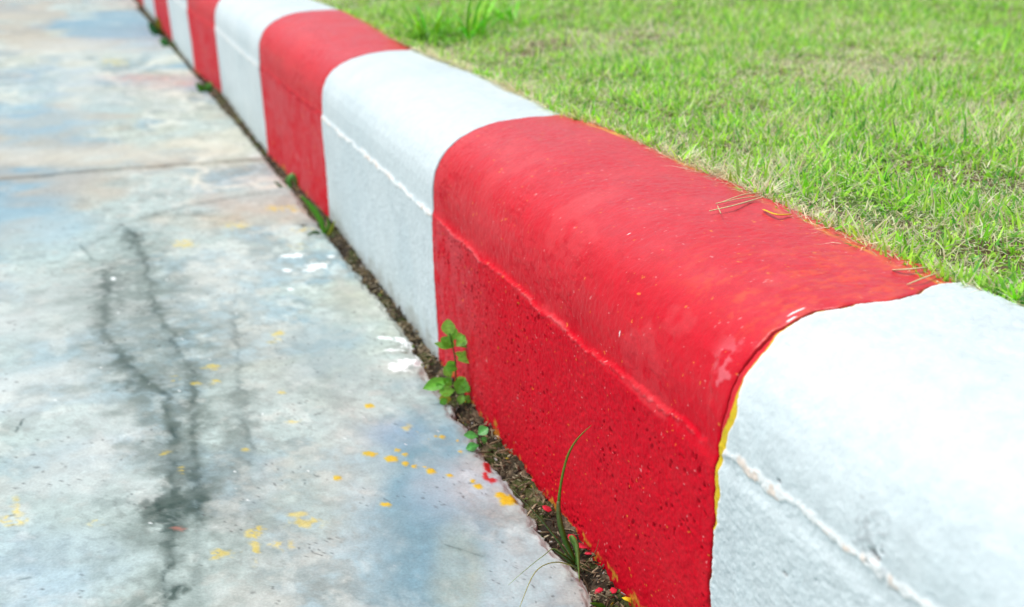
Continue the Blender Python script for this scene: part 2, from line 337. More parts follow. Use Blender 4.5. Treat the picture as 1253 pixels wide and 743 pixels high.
def kerb_block(i, white, res, near):
    y0, y1 = RY[i]*H, RY[i+1]*H
    ns = int((SL[-1])/res); nyy = int((y1-y0)/res)
    s = np.linspace(0, SL[-1]-1e-4, ns); t = np.linspace(0, 1, nyy)
    g = .0004 if i not in (2, 3) else .0007
    gapn = .0009 if RY[i] > 4 else .0003
    ya = y0 + joint_wave(i, s) + (.0008 if i == 3 else gapn); yb = y1 + joint_wave(i+1, s) - (.0008 if i+1 == 3 else gapn)
    T, S = np.meshgrid(t, s, indexing='ij')
    Y = ya[None]*(1-T) + yb[None]*T
    p = prof(s); e1 = prof(s+.001)-prof(s-.001); nn = np.stack([-e1[:, 1], e1[:, 0]], -1); nn /= np.linalg.norm(nn, axis=1)[:, None]
    sc = base_s(Y); X = p[None, :, 0] + base_x(Y); Z = p[None, :, 1]*sc
    cr0 = .0125 if i == 2 else 0
    low = sstep(S_CREASE+.0015, S_CREASE-.001, S - cr0 + (fbm(Y, S, 60, 3, 90+i)-.5)*.006)
    D = (fbm(Y, S, 9, 3, 100+i)-.5)*.0030 + (fbm(Y, S, 90, 3, 101+i)-.5)*(.00018 if white else .00035)
    vg = fbm(Y, S*.6, 260, 3, 103+i)        # brush marks, drawn across the kerb
    D += (vg-.5)*.00035
    fine = fbm(Y, S, 420, 3, 104+i)
    D += (fine-.5)*((.00035 if white else .0008)*low + .00025)
    A0 = fbm(Y, S, 50, 3, 129+i)
    # raised paint and mortar ridge along the crease
    cw = (fbm(Y, Y*0+2, 30, 5, 110+i, .65)-.5)*.010
    if i == 3: cw = cw + .006*sstep(.6, .0, (Y-y0)/(y1-y0))
    if i == 2: cw = cw + .0115 + .004*sstep(1., .7, (Y-y0)/(y1-y0))
    lump = fbm(Y, S, 160, 4, 111+i)
    rd = np.abs(S-S_CREASE-cw)
    rw = fbm(Y, Y*0+5, 70, 4, 112+i)
    ridge = sstep(.0036 if white else .0020, .0006, rd + (lump-.5)*.0055 + (.55-rw)*.004)
    if i == 3: ridge = ridge*sstep(.010, .022, Y-ya[None])
    if i == 5: ridge = -ridge*1.3            # on this block the crease is a groove
    D += ridge*(.0009 if white else .0006)
    if i == 3:
        de_ = Y-ya[None] + (A0-.5)*.006 - .010
        zz_ = S-S_CREASE-cw
        rec = sstep(.0, .0025, zz_)*sstep(.075, .035, zz_)*sstep(.0, .006, de_ - .18*np.clip(zz_, 0, .05))*sstep(.0, .05, yb[None]-Y)
        D -= rec*.0016; D += .0003*sstep(.002, -.006, de_)*sstep(.12, .08, zz_)
    # rounding of the block's own ends
    dend = np.minimum(Y-ya[None], yb[None]-Y)
    D -= sstep(.0016, 0, dend)*.0006
    pits = np.zeros(Y.shape, A)
    if near:
        dy = (y1-y0)/nyy; dsx = s[1]-s[0]; r2 = np.random.default_rng(40+i)
        K = (22 if white else 900)
        for k in range(K):
            if white: cs = r2.uniform(S_FOOT, S_CREASE+.15)
            else: cs = r2.uniform(S_FOOT+.004, S_CREASE-.004)
            cy = r2.uniform(y0+.003, y1-.003)
            if not white:
                dn = float(fbm(np.array([cy]), np.array([cs]), 22, 2, 120+i)[0])
                if r2.random() > sstep(.36, .60, np.array(dn)): continue
            ry = r2.uniform(.0005, .0017); rs = ry*r2.uniform(.6, 1.5); dp = r2.uniform(.0006, .0016)*(.5 if white else 1)
            a0 = int((cy-y0-4*ry)/dy); a1 = int((cy-y0+4*ry)/dy)+2; b0 = int((cs-4*rs)/dsx); b1 = int((cs+4*rs)/dsx)+2
            a0 = max(a0, 0); b0 = max(b0, 0)
            sub = (slice(a0, a1), slice(b0, b1))
            if Y[sub].size == 0: continue
            r = np.hypot((Y[sub]-cy + (fine[sub]-.5)*.002)/ry, (S[sub]-cs+(vg[sub]-.5)*.002)/rs)
            mk = sstep(1.25, .55, r); D[sub] -= mk*dp; D[sub] += sstep(1.9, 1.2, r)*sstep(.9, 1.2, r)*.0002
            pits[sub] = np.maximum(pits[sub], mk)
    # -------- colour
    A1 = fbm(Y, S, 9, 5, 130+i); A2 = fbm(Y, S, 45, 5, 131+i); A3 = fbm(Y, S*.75, 120, 5, 132+i)
    tl = (Y-y0)/(y1-y0)
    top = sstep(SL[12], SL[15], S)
    if white:
        Cb = np.ones(Y.shape+(3,), A)*np.array((.60, .675, .70), A)
        Cb = mix(Cb, (.50, .595, .63), sstep(.45, .7, A1)*.5)
        Cb = mix(Cb, (.50, .57, .60), sstep(.55, .75, A2)*.35*(.4+.6*low))
        Cb = mix(Cb, (.48, .56, .56), sstep(.06, .0, S-S_FOOT)*.5*sstep(.35, .65, A3))
        Cb = mix(Cb, (.80, .815, .81), np.clip(ridge, 0, 1)*.9)
        chipm = sstep(.58, .66, fbm(Y, S, 110, 3, 133+i))*np.clip(ridge, 0, 1)
        Cb = mix(Cb, (.70, .52, .40), chipm*.6)
        Cb = mix(Cb, (.44, .50, .52), sstep(.56, .68, fbm(Y, S, 75, 5, 136+i))*(.24 if i == 2 else .12)); Cb = Cb*(1+(fine-.5)*.06)[..., None]
        st = sstep(.60, .72, fbm(Y, S*.22, 95, 4, 137+i))*sstep(.11, .0, S-S_FOOT); Cb = mix(Cb, (.34, .37, .34), st*(.35 if i == 2 else .2))
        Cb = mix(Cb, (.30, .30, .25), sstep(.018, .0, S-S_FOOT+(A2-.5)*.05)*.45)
        ro = .42 + .12*A2 + .1*low
        D += (fine-.5)*.00035 + (fbm(Y, S, 230, 3, 138+i)-.5)*(.0004 if i == 2 else .0002)
        spk = sstep(.90, .93, fbm(Y, S, 260, 2, 134+i)); Cb = mix(Cb, (.35, .37, .38), spk*.4)
    else:
        Cb = np.ones(Y.shape+(3,), A)*np.array((.58, .0008, .014), A)
        Cb = mix(Cb, (.52, .001, .012), sstep(.45, .7, A1)*.5)
        Cb = mix(Cb, (.60, .004, .014), sstep(.5, .7, A2)*.35)
        dust = low*(.05+.45*sstep(.60, 1.0, tl)) if near else low*.6
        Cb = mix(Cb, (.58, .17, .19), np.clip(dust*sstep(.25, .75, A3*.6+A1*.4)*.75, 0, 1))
        Cb = mix(Cb, (.66, .10, .13), top*(.25+.75*sstep(.4, .65, A2*.5+A1*.5))*.20)  # pink on top: sky sheen mixed into the base colour, with some dust
        Cb = mix(Cb, (.76, .17, .18), np.clip(ridge, 0, 1)*sstep(.35, .60, lump)*.5)
        if i == 5: Cb = mix(Cb, (.30, .0, .008), np.clip(-ridge, 0, 1)*.9)  # shade inside the groove, painted as darker red
        spk = sstep(.885, .92, fbm(Y, S, 330, 2, 134+i)); Cb = mix(Cb, (.85, .28, .03), spk*.7)
        spk = sstep(.88, .91, fbm(Y, S, 360, 2, 135+i)); Cb = mix(Cb, (.80, .35, .35), spk*.5)
        Cb = mix(Cb, (.16, .006, .012), pits*.38)
        ro = .26 + .10*A2 + .26*low
        # edge of old yellow paint under the grass edge
        bk = sstep(.0035, .001, np.abs(X - grass_edge(Y) + .0045 + (A2-.5)*.014)); Cb = mix(Cb, (.80, .45, .02), bk*.75*sstep(.42, .6, A1))
        # foot: yellow drips
        ft = sstep(.006, .0, S-S_FOOT-.000+(A2-.5)*.03); Cb = mix(Cb, (.62, .40, .04), ft*.6*sstep(.5, .62, A3))
    if i == 2 or (white and i == 3-1):      # near white block: its far end borders the red one
        dj = yb[None]-Y; tt = (S-S_FOOT)/(S_TOPB-S_FOOT)
        w_red = .0045*sstep(.48, .56, tt)*sstep(.74, .64, tt)
        w_yel = w_red + .0036*sstep(.30, .42, tt)*sstep(.62, .52, tt)*(1.6*A2+.2) + .0013*sstep(.12, .3, tt)*(A2*1.4) + .0016*sstep(.74, .78, tt)*sstep(.9, .82, tt)*(A2)
        Cb = mix(Cb, (.78, .80, .80), sstep(w_yel+.0022, w_yel+.0014, dj)*.7)
        Cb = mix(Cb, (.64, .45, .01), sstep(w_yel+.0003, w_yel-.0003, dj + (A3-.5)*.001)*(w_yel > .0006))
        Cb = mix(Cb, (.60, .006, .018), sstep(w_red+.0003, w_red-.0003, dj)*(w_red > .0006))
        D += sstep(w_yel+.002, w_yel+.0008, dj)*.0003 - sstep(w_yel+.0002, w_yel-.0004, dj)*.0006
        # knocked-out hole with a dark bottom and rough scar above it
        cp = V(1082, 683, G(1000, 850)[1]*0+ (RY[3]-.36)*H)
        for (px, py, ra, dp) in [(1077, 678, .0038, .0030), (1068, 684, .0018, .0015), (1084, 673, .0016, .002), (1078, 655, .010, .0008), (1065, 668, .008, .0006), (1090, 700, .006, .0005), (960, 586, .0016, .0015), (968, 700, .002, .001)]:
            # intersect the pixel ray with the face (x ~ -0.004)
            q = ray(px, py); tq = (-.006-CP[0])/q[0]; w_ = CP+q*tq; cs = S_FOOT + w_[2]/base_s(w_[1]); cy = w_[1]
            r = np.hypot((Y-cy)/ra, (S-cs)/ra) + (A2-.5)*2.2 + (lump-.5)*1.2; mk = sstep(1.1, .5, r)
            if ra < .005: mk = sstep(1.3, .6, np.hypot((Y-cy)/ra, (S-cs)/(ra*.55)) + (lump-.5)*1.2); D -= mk*dp; Cb = mix(Cb, (.20, .17, .16), mk*(.9 if ra > .002 else .5))
            else: D -= mk*dp*.6*sstep(.35, .6, lump); Cb = mix(Cb, (.42, .47, .49), mk*sstep(.42, .6, fine)*.7)
    if not white:
        gr = fbm(Y*.35, S, 300, 4, 150+i); shd = sstep(.40, .52, (S-S_FOOT)/(S_TOPB-S_FOOT))*sstep(.92, .6, (S-S_FOOT)/(S_TOPB-S_FOOT))
        sc2 = sstep(.56, .64, gr)*sstep(.46, .60, fbm(Y, S, 16, 4, 151+i))*shd
        Cb = mix(Cb, (.40, .0, .012), sc2*.28); D -= sc2*.00020; ro = ro + sc2*.15 + (fine-.5)*.15
        D += (fbm(Y, S, 200, 4, 152+i)-.5)*.0005*(1-low)
        hz = sstep(.54, .66, fbm(Y, S, 28, 5, 153+i))*(1-low); Cb = mix(Cb, (.66, .12, .13), hz*.18); ro = ro + hz*.12
    if i == 3:                               # near red block
        dj = Y-ya[None]; tt = (S-S_FOOT)/(S_TOPB-S_FOOT)
        worn = sstep(.62, .75, tt)*sstep(.30, .08, tl)*sstep(.36, .56, A1*.5+A3*.5)
        Cb = mix(Cb, (.74, .10, .02), worn*.45*sstep(.35, .65, fine*.5+vg*.5))
        flake = .55*sstep(.62, .70, fbm(Y, S, 75, 4, 140))*sstep(.035, .01, dj)*sstep(.45, .52, tt)*sstep(.70, .62, tt)
        Cb = mix(Cb, (.78, .22, .26), flake*.8); D += flake*.0004
        Cb = mix(Cb, (.80, .50, .02), sstep(.0035, .0015, dj + (A2-.5)*.006)*sstep(.12, .08, tt)*.8)
        for (px, py, L_, W_, z_) in [(975, 379, .0065, .0009, .525), (968, 384, .003, .0008, .525), (732, 375, .0022, .0007, .45), (770, 270, .002, .0006, .53)]:
            w_ = G(px, py, z_*H); cs = np.interp(w_[0]-base_x(w_[1]), PR[10:19, 0], SL[10:19]); cy = w_[1]
            r = np.hypot((Y-cy)/W_, (S-cs)/L_) + (lump-.5)*1.4; Cb = mix(Cb, (.85, .75, .75), sstep(1.1, .8, r))
    X = X + nn[None, :, 0]*D; Z = Z + nn[None, :, 1]*D
    # end caps: fold the two end rows inwards
    P = np.stack([X, Y, Z], -1)
    cen = np.array([.17*H, 0, .3*H])
    a = P[:1].copy(); b = P[-1:].copy()
    ain = a*.0 + np.stack([a[..., 0]*.2+cen[0]*.8, a[..., 1]+.002, a[..., 2]*.2+cen[2]*.8], -1); bin_ = np.stack([b[..., 0]*.2+cen[0]*.8, b[..., 1]-.002, b[..., 2]*.2+cen[2]*.8], -1)
    a1 = np.stack([a[..., 0]*.9+cen[0]*.1, a[..., 1]+.0015, a[..., 2]*.9+cen[2]*.1], -1); b1 = np.stack([b[..., 0]*.9+cen[0]*.1, b[..., 1]-.0015, b[..., 2]*.9+cen[2]*.1], -1)
    P = np.concatenate([ain, a1, P, b1, bin_], 0)
    sp = (.35 + top*0 if white else (.04 + .08*A2) + .38*top + .14*sstep(SL[9], SL[11], S))
    Cb = np.concatenate([np.clip(Cb, .0005, .9), (sp + Cb[..., 0]*0)[..., None]], -1)
    dk = np.full((1,)+Cb.shape[1:], .10, A)
    Cb = np.concatenate([dk, dk, Cb, dk, dk], 0); ro = np.concatenate([ro[:1], ro[:1], ro, ro[-1:], ro[-1:]], 0)
    return grid_mesh('kerb_block', P, Cb, ro, flip=True)
names = {2: 'white kerb block filling the lower right corner, its ridge chipped above a small dark hole',
         3: 'large glossy red kerb block in the middle, full of small pits, between two white ones',
         4: 'white kerb block just behind the large red one, its foot beside the leafy weed',
         5: 'red kerb block with a grooved crease, second red from the front, near the lawn tufts',
         6: 'blurred white kerb block, third white from the front',
         7: 'blurred red kerb block, third red from the front, narrow in view',
         8: 'blurred white kerb block, fourth white from the front, cut by the top edge',
         9: 'blurred narrow red kerb block, fourth red from the front, green moss at its foot',
         11: 'sliver of red kerb block at the very top edge, fifth red from the front',
         10: 'thin sliver of white kerb block, fifth white from the front, at the top edge'}
for i in range(len(RY)-1):
    white = (i % 2 == 0)
    res = .00075 if i in (2, 3) else (.0012 if i == 4 else (.002 if i == 5 else (.004 if i < 9 else .008)))
    if i < 2: res = .006
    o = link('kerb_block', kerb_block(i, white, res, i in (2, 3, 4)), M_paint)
    tag(o, names.get(i, ('white' if white else 'red') + ' kerb block of the distant run, ' + ('beyond the top edge of the photo' if i > 11 else 'behind the viewer')), 'kerb block', 'red and white kerb blocks in a row')

# ------------------------------------------------------------------ soil in the gap along the kerb
yq = np.concatenate([np.linspace(-3, .2, 200)[:-1], .2 + grow(0, 14, .0009, 2.2)])
xq = np.linspace(-.040, .014, 60)
XX, YY = np.meshgrid(xq, yq); XX = XX + base_x(YY)
Z = -.0075 + (fbm(XX, YY, 60, 5, 150)-.5)*.014 + (fbm(XX, YY, 400, 3, 151)-.5)*.003 + .010*sstep(-.022, .002, XX-base_x(YY)) - .005 + (.004*sstep(1.0, 1.6, YY))
Cs = np.ones(XX.shape+(3,), A)*np.array((.040, .030, .018), A)
Cs = mix(Cs, (.17, .13, .085), sstep(.52, .7, fbm(XX, YY, 110, 4, 152))); Cs = mix(Cs, (.028, .022, .016), sstep(.5, .65, fbm(XX, YY, 45, 4, 153)))
Cs = mix(Cs, (.07, .10, .02), sstep(.56, .66, fbm(XX, YY, 30, 4, 154))*.5)
link_s = link('soil_strip', grid_mesh('soil_strip', np.stack([XX, YY, Z], -1), np.clip(Cs, .01, .5), flip=True), M_soil)
tag(link_s, kind='structure')

# ------------------------------------------------------------------ lawn soil
ZL = .515*H
def lawn_z(x, y): return ZL + .010*(fbm(x, y, 3.0, 3, 160)-.5) + .006*(fbm(x, y, 14, 3, 161)-.5) + .006*sstep(.14, .4, x) - .012*sstep(.158, .136, x)
yq = np.concatenate([np.linspace(-3, .2, 100)[:-1], .2 + grow(0, 40, .004, 1.2)]); xq = .128 + grow(0, 60, .004, 1.5)
XX, YY = np.meshgrid(xq, yq)
Z = lawn_z(XX, YY) + (fbm(XX, YY, 120, 3, 162)-.5)*.004
Cs = np.ones(XX.shape+(3,), A)*np.array((.10, .16, .04), A); Cs = mix(Cs, (.12, .09, .05), sstep(.4, .65, fbm(XX, YY, 18, 4, 163)))
Cs = mix(Cs, (.08, .17, .03), sstep(2, 6, np.hypot(XX, YY))*.8)
tag(link('lawn_soil', grid_mesh('lawn_soil', np.stack([XX, YY, Z], -1), Cs, flip=True), M_soil), kind='structure')

# ------------------------------------------------------------------ grass
def blades(base, length, width, az, lean, curl, colors, segs=3, twist=None, fold=0.0):
    """numpy batch of tapered, bending blades. base (n,3)."""
    nb = len(base); ts = np.linspace(0, 1, segs+1)
    d = np.stack([np.cos(az), np.sin(az), az*0], -1); side = np.stack([-np.sin(az), np.cos(az), az*0], -1)
    tw = rng.uniform(-1.2, 1.2, nb) if twist is None else twist
    side = side*np.cos(tw)[:, None] + d*np.sin(tw)[:, None]
    pos = base.copy(); V_ = []; ang = lean.copy()
    step = length/segs
    for k, t in enumerate(ts):
        w = width*(.75 if k == 0 else (1 - max(0, t-.35)/.65)**.8 if t < 1 else .06)
        V_.append(pos - side*w[:, None]/2); V_.append(pos + side*w[:, None]/2)
        dirv = d*np.sin(ang)[:, None] + np.array([0, 0, 1.])*np.cos(ang)[:, None]
        pos = pos + dirv*step[:, None]; ang = ang + curl/segs
    Vt = np.stack(V_, 1)                     # nb, 2(segs+1), 3
    nv = 2*(segs+1)
    f = np.array([[2*k, 2*k+1, 2*k+3, 2*k+2] for k in range(segs)])
    F = (np.arange(nb)[:, None, None]*nv + f[None]).reshape(-1, 4)
    Cv = np.repeat(colors[:, None, :], nv, 1)
    return Vt.reshape(-1, 3), F, Cv.reshape(-1, 3)
def colmix(c, d, f): return c*(1-f[:, None]) + np.array(d)[None]*f[:, None]
BV, BF, BC = [], [], []
def add_b(v, f, c):
    off = sum(len(a) for a in BV); BV.append(v); BF.append(f+off); BC.append(c)
def sow(nb, x0, x1, y0, y1, big=1.0, thatch=False, edge=False):
    x = rng.uniform(x0, x1, nb); y = rng.uniform(y0, y1, nb)
    if edge: x = grass_edge(y) + np.abs(rng.normal(0, .012, nb)) - .003 + (fbm(y, y*0, 60, 3, 170)-.5)*.010
    k = x > grass_edge(y) - .002 + (fbm(y, y*0, 60, 3, 170)-.5)*.010
    if not edge: x = x[k]; y = y[k]
    nb = len(x)
    p = fbm(x, y, 5.5, 4, 171); p2 = fbm(x, y, 16, 4, 172); de = x-grass_edge(y)
    dry = sstep(.50, .66, p)*.55 + sstep(.05, .0, de)*.45
    for (px, py, rx, ry, f_) in [(1070, 90, .10, .09, .6), (1130, 75, .12, .07, .4), (1000, 100, .08, .10, .45), (600, 115, .05, .16, .5), (700, 110, .06, .12, .3), (900, 130, .05, .06, .4), (1180, 170, .05, .03, .35), (830, 60, .10, .2, .3)]:
        q = G(px, py, .53*H); dry += 1.15*f_*np.exp(-(((x-q[0])/rx)**2 + ((y-q[1])/ry)**2))
    base = np.stack([x, y, np.maximum(lawn_z(x, y), np.where(x < .145, .532*H, 0)) - .001], -1)
    az = rng.uniform(0, 2*np.pi, nb)
    r = rng.random(nb)
    straw = r < (.22 + .5*dry + (.75 if thatch else 0) + (.25 if edge else 0))
    tall = .55 + .9*sstep(.38, .62, p2)*(1-.45*sstep(.03, .0, de))
    L_ = np.where(straw, rng.uniform(.010, .020, nb), rng.gamma(8, .00118, nb))*big*tall
    lean = np.where(straw, rng.uniform(.5, 1.5, nb), np.abs(rng.normal(.65, .42, nb)))
    if thatch or edge: lean = np.where(straw, rng.uniform(1.1, 1.65, nb), lean)
    if thatch: base[:, 2] += rng.uniform(0, .006, nb)
    curl = rng.normal(.55, .5, nb)*np.where(straw, .6, 1)
    W_ = np.where(straw, rng.uniform(.0006, .0013, nb), rng.uniform(.0015, .0029, nb))*big**.7
    g = rng.random(nb)
    c = colmix(np.tile(np.array([[.20, .62, .02]]), (nb, 1)), (.52, .82, .08), g)
    c = colmix(c, (.06, .30, .05), (rng.random(nb) < .28)*.8)
    c = colmix(c, (.55, .68, .16), sstep(.5, .9, rng.random(nb))*.45)
    sc_ = colmix(np.tile(np.array([[.72, .66, .44]]), (nb, 1)), (.50, .38, .22), rng.random(nb)**2)
    sc_ = colmix(sc_, (.78, .80, .58), (rng.random(nb) < .4)*.8)
    c = np.where(straw[:, None], sc_, c)*rng.uniform(.6, 1.3, nb)[:, None]
    v, f, cc = blades(base, L_, W_, az, lean, curl, c)
    add_b(v, f, cc)
sow(135000, .10, .95, .30, 1.35)
sow(110000, .10, 1.7, 1.3, 2.4, 1.12)
sow(38000, .9, 1.9, .30, 1.35, 1.2)
sow(70000, .10, 3.6, 2.3, 5.0, 1.5)
sow(44000, .10, .95, .30, 1.5, 1.0, thatch=True)
sow(36000, .10, 1.9, 1.4, 2.8, 1.2, thatch=True)
sow(16000, 0, 0, .25, 2.3, 1.05, edge=True)
sow(2500, 0, 0, .25, 2.3, 1.5, edge=True)
sow(5000, 0, 0, 2.3, 6.0, 1.2, edge=True)
sow(30000, .12, 8, 4.5, 12, 2.6)
sow(14000, 1.8, 7, -1.5, 4.5, 2.6)
sow(9000, .10, 1.8, -1.5, .32, 1.8)
me = raw_mesh('lawn_grass', np.concatenate(BV), np.concatenate(BF), np.concatenate(BC))
tag(link('grass', me, M_grass), 'short green lawn grass mixed with straw beyond the kerb', 'grass', kind='stuff')

# ------------------------------------------------------------------ ribbons and leaves
def ribbon(points, widths, color, side_hint=(1, 0, 0), tip=None, samples=5, thick=.0003):
    """smooth blade through points; closed thin body with a folded midrib"""
    P0 = np.array(points, float); nP = len(P0)
    tt = np.linspace(0, nP-1, (nP-1)*samples+1)
    def cr(a, t):
        i = min(int(t), nP-2); f = t-i; p0 = a[max(i-1, 0)]; p1 = a[i]; p2 = a[i+1]; p3 = a[min(i+2, nP-1)]
        return .5*((2*p1) + (-p0+p2)*f + (2*p0-5*p1+4*p2-p3)*f*f + (-p0+3*p1-3*p2+p3)*f**3)
    Q = np.array([cr(P0, t) for t in tt]); W = np.interp(tt, range(nP), widths)
    T = np.gradient(Q, axis=0); T /= np.linalg.norm(T, axis=1)[:, None]
    view = np.array(side_hint, float)
    S = np.cross(T, view); S /= np.maximum(np.linalg.norm(S, axis=1)[:, None], 1e-6); Nn = np.cross(S, T)
    W = np.maximum(W, .00015)[:, None]
    rows = [Q - S*W/2, Q - Nn*W*.14 - Nn*thick, Q + S*W/2, Q - Nn*W*.14 + Nn*thick]
    Vv = np.stack(rows, 1); n_ = len(Q); F = []
    for k in range(n_-1):
        for j in range(4): F.append((4*k+j, 4*k+(j+1) % 4, 4*(k+1)+(j+1) % 4, 4*(k+1)+j))
    F.append((0, 3, 2, 1)); F.append((4*n_-4, 4*n_-3, 4*n_-2, 4*n_-1))
    c0 = np.array(color); tipc = np.array(tip) if tip is not None else c0
    f = np.linspace(0, 1, n_)[:, None, None]**2
    Cc = np.broadcast_to(c0*(1-f)+tipc*f, (n_, 4, 3)).reshape(-1, 3)
    return Vv.reshape(-1, 3), np.array(F), Cc
def leaf(base, direction, normal, length, width, color, notch=.0, bend=.25, nseg=9):
    """obovate leaf with a notched tip and a crease along the midrib"""
    d = np.array(direction, float); d /= np.linalg.norm(d); nrm = np.array(normal, float); nrm -= d*(nrm@d); nrm /= np.linalg.norm(nrm); s = np.cross(d, nrm)
    Vv, F = [], []; ts = np.linspace(0, 1, nseg)
    cs = np.linspace(-1, 1, 5)
    for t in ts:
        w = width*.5*(math.sin(math.pi*min(1, t**1.15*.96+.02)))**.95
        for c in cs:
            tt = t - notch*max(0, t-.6)*(1-abs(c))*1.2
            Vv.append(np.array(base) + d*length*tt + s*w*c + nrm*(abs(c)*w*.35 - bend*length*t*t) + nrm*.0004*math.sin(t*25+c*3))
    for k in range(nseg-1):
        for j in range(4): F.append((5*k+j, 5*k+j+1, 5*(k+1)+j+1, 5*(k+1)+j))
    c0 = np.array(color); Cc = np.array([c0*(1.25 if j == 2 else 1)*(1+.1*math.sin(k*2.3+j)) for k in range(nseg) for j in range(5)])
    return np.array(Vv), np.array(F), Cc
def merge(parts):
    v, f, c, o = [], [], [], 0
    for a, b, d in parts: v.append(a); f.append(np.asarray(b)+o); c.append(d); o += len(a)
    return np.concatenate(v), np.concatenate(f), np.concatenate(c)
def part(name, geo, mat, parent):
    v, f, c = geo; off = np.array(parent.location) if parent else 0
    return link(name, raw_mesh(name, v-off, f, c), mat, parent)

# leafy weed at the joint between the white and the red block
yb_ = float(G(560, 485)[1]); GR = (.14, .46, .04); GR2 = (.22, .55, .07)
w = empty('leafy_weed', tuple(G(562, 492, -.004)))
tag(w, 'small upright weed with rounded notched leaves where white kerb meets large red block', 'weed')
def VP(px, py, dx=0, dy=0): q = V(px, py, yb_+dy); return q + np.array([dx, 0, 0])
def stem(pts, r, c): return ribbon([VP(a, b, dy=d) for a, b, d in pts], [r]*len(pts), c, side_hint=(.3, 1, 0), thick=r*.4)
part('stem', stem([(563, 492, 0), (558, 465, -.003), (557, 440, -.004), (553, 420, -.004), (550, 408, -.004)], .0013, (.10, .16, .03)), M_weed, w)
view = np.array([-.35, -1, .55])
LV = [(550, 412, -2, -22, 15, .3, (0, -.004)), (556, 424, -16, -10, 13, .2, (0, -.004)), (558, 424, 14, -13, 13, .2, (0, -.005)), (562, 424, 21, -8, 13, .2, (0, -.004)), (560, 441, 20, -6, 15, .25, (0, -.006)),
      (558, 443, -12, 8, 12, .2, (0, -.002)), (555, 425, -22, -4, 8, .0, (0, -.004)), (550, 465, -32, 10, 14, .0, (0, -.008)), (552, 462, -8, -14, 10, .1, (0, -.004)), (560, 482, 9, -18, 18, .3, (0, -.010)),
      (556, 478, -18, 2, 12, .2, (0, -.006)), (552, 489, -14, -2, 12, .3, (0, -.008)), (557, 415, 9, -6, 9, .2, (0, -.006))]
LV += [(553, 472, -10, -9, 9, .1, (0, -.009)), (556, 470, 14, -8, 9, .1, (0, -.004)), (548, 488, -10, 6, 8, .1, (0, -.012)), (566, 490, 12, -3, 9, .1, (0, -.010)), (560, 452, -12, -3, 8, .1, (0, -.007)),
       (557, 432, 10, 5, 8, .1, (0, -.008)), (553, 418, 5, -16, 9, .2, (0, -.001)), (562, 495, 4, -12, 9, .1, (0, -.013)), (543, 478, -8, -8, 7, 0, (0, -.010)), (566, 475, 12, 2, 8, .1, (0, -.012))]
pxm = 1/(FPX/np.linalg.norm(VP(555, 450)-CP))
for k, (px, py, dx, dy, wd, nt_, (_, oy)) in enumerate(LV):
    a = VP(px, py, dy=oy); b = VP(px+dx, py+dy, dy=oy)
    Lg = np.linalg.norm(b-a); nr = view + np.array([random.uniform(-.4, .4), 0, random.uniform(-.3, .5)])
    cc = np.array(GR if k % 2 else GR2)*random.uniform(.85, 1.15)
    if k == 11: cc = np.array((.38, .42, .05))
    part('leaf', leaf(a, b-a, nr, Lg, wd*pxm*1.15, cc, nt_, bend=random.uniform(.0, .25)), M_weed, w)
# small seedling just in front
w2 = empty('seedling', tuple(G(588, 546, -.004))); tag(w2, 'tiny bright green seedling of three leaves in the soil gap below the leafy weed', 'weed')
y2 = float(G(588, 546)[1])
part('stem', ribbon([V(590, 548, y2), V(586, 540, y2), V(584, 533, y2)], [.001, .001, .0008], (.10, .25, .05), (.3, 1, 0), thick=.0003), M_weed, w2)
for (px, py, dx, dy, wd) in [(585, 534, -17, -2, 10), (585, 532, 12, -9, 13), (586, 545, -16, 4, 11), (588, 536, 8, 5, 8)]:
    a = V(px, py, y2-.004); b = V(px+dx, py+dy, y2-.004); part('leaf', leaf(a, b-a, (-.3, -.7, .9), np.linalg.norm(b-a), wd*pxm, (.10, .42, .09), .1, .1), M_weed, w2)

# grass weed with one tall bent blade
y3 = float(G(708, 692)[1]); w3 = empty('grass_weed', tuple(G(708, 692, -.004)))
tag(w3, 'wild grass plant with one tall bent blade in front of the large red block', 'weed')
def V3(l): return [V(a, b, y3+dy*.001) for a, b, dy in l]
DG, MG = (.10, .28, .03), (.17, .36, .04)
for pts, wd, c_, tp in [
    ([(706, 692, 0), (690, 655, -2), (684, 625, -2), (686, 595, -3), (694, 560, -4), (706, 538, -5), (724, 520, -6)], [.003, .0042, .0034, .0024, .0022, .0016, .0003], MG, (.22, .20, .03)),
    ([(706, 690, -1), (692, 662, -3), (685, 638, -4), (683, 614, -4)], [.003, .0052, .0050, .0030], DG, (.25, .24, .10)),
    ([(704, 692, 0), (690, 672, -8), (672, 648, -14), (655, 628, -18), (628, 600, -22)], [.002, .0024, .0018, .0012, .0005], (.10, .22, .05), (.20, .26, .12)),
    ([(706, 694, -3), (694, 684, -8), (677, 672, -12)], [.0024, .0030, .0014], (.05, .15, .02), None),
    ([(708, 694, -4), (699, 690, -10), (684, 685, -14)], [.0018, .0016, .0003], (.05, .15, .02), None),
    ([(706, 696, -4), (706, 674, -9), (698, 657, -12), (706, 668, -16), (709, 712, -20)], [.0028, .0040, .0036, .0040, .0006], (.16, .38, .06), (.30, .42, .12)),
    ([(704, 692, -3), (680, 672, -10), (665, 680, -20), (640, 700, -34), (622, 716, -40)], [.0014, .0012, .0008, .0006, .0003], (.30, .45, .20), (.42, .52, .30)),
    ([(704, 694, -3), (680, 688, -12), (655, 700, -26), (636, 743, -46)], [.0014, .0012, .0010, .0006], (.38, .44, .14), (.50, .50, .25)),
    ([(706, 696, -3), (716, 690, -4), (728, 676, -6), (733, 660, -7)], [.0008, .0006, .0006, .0003], (.20, .20, .08), None)]:
    part('blade', ribbon(V3(pts), np.array(wd)*.72, c_, side_hint=(-.35, -1, .3), tip=tp), M_weed, w3)
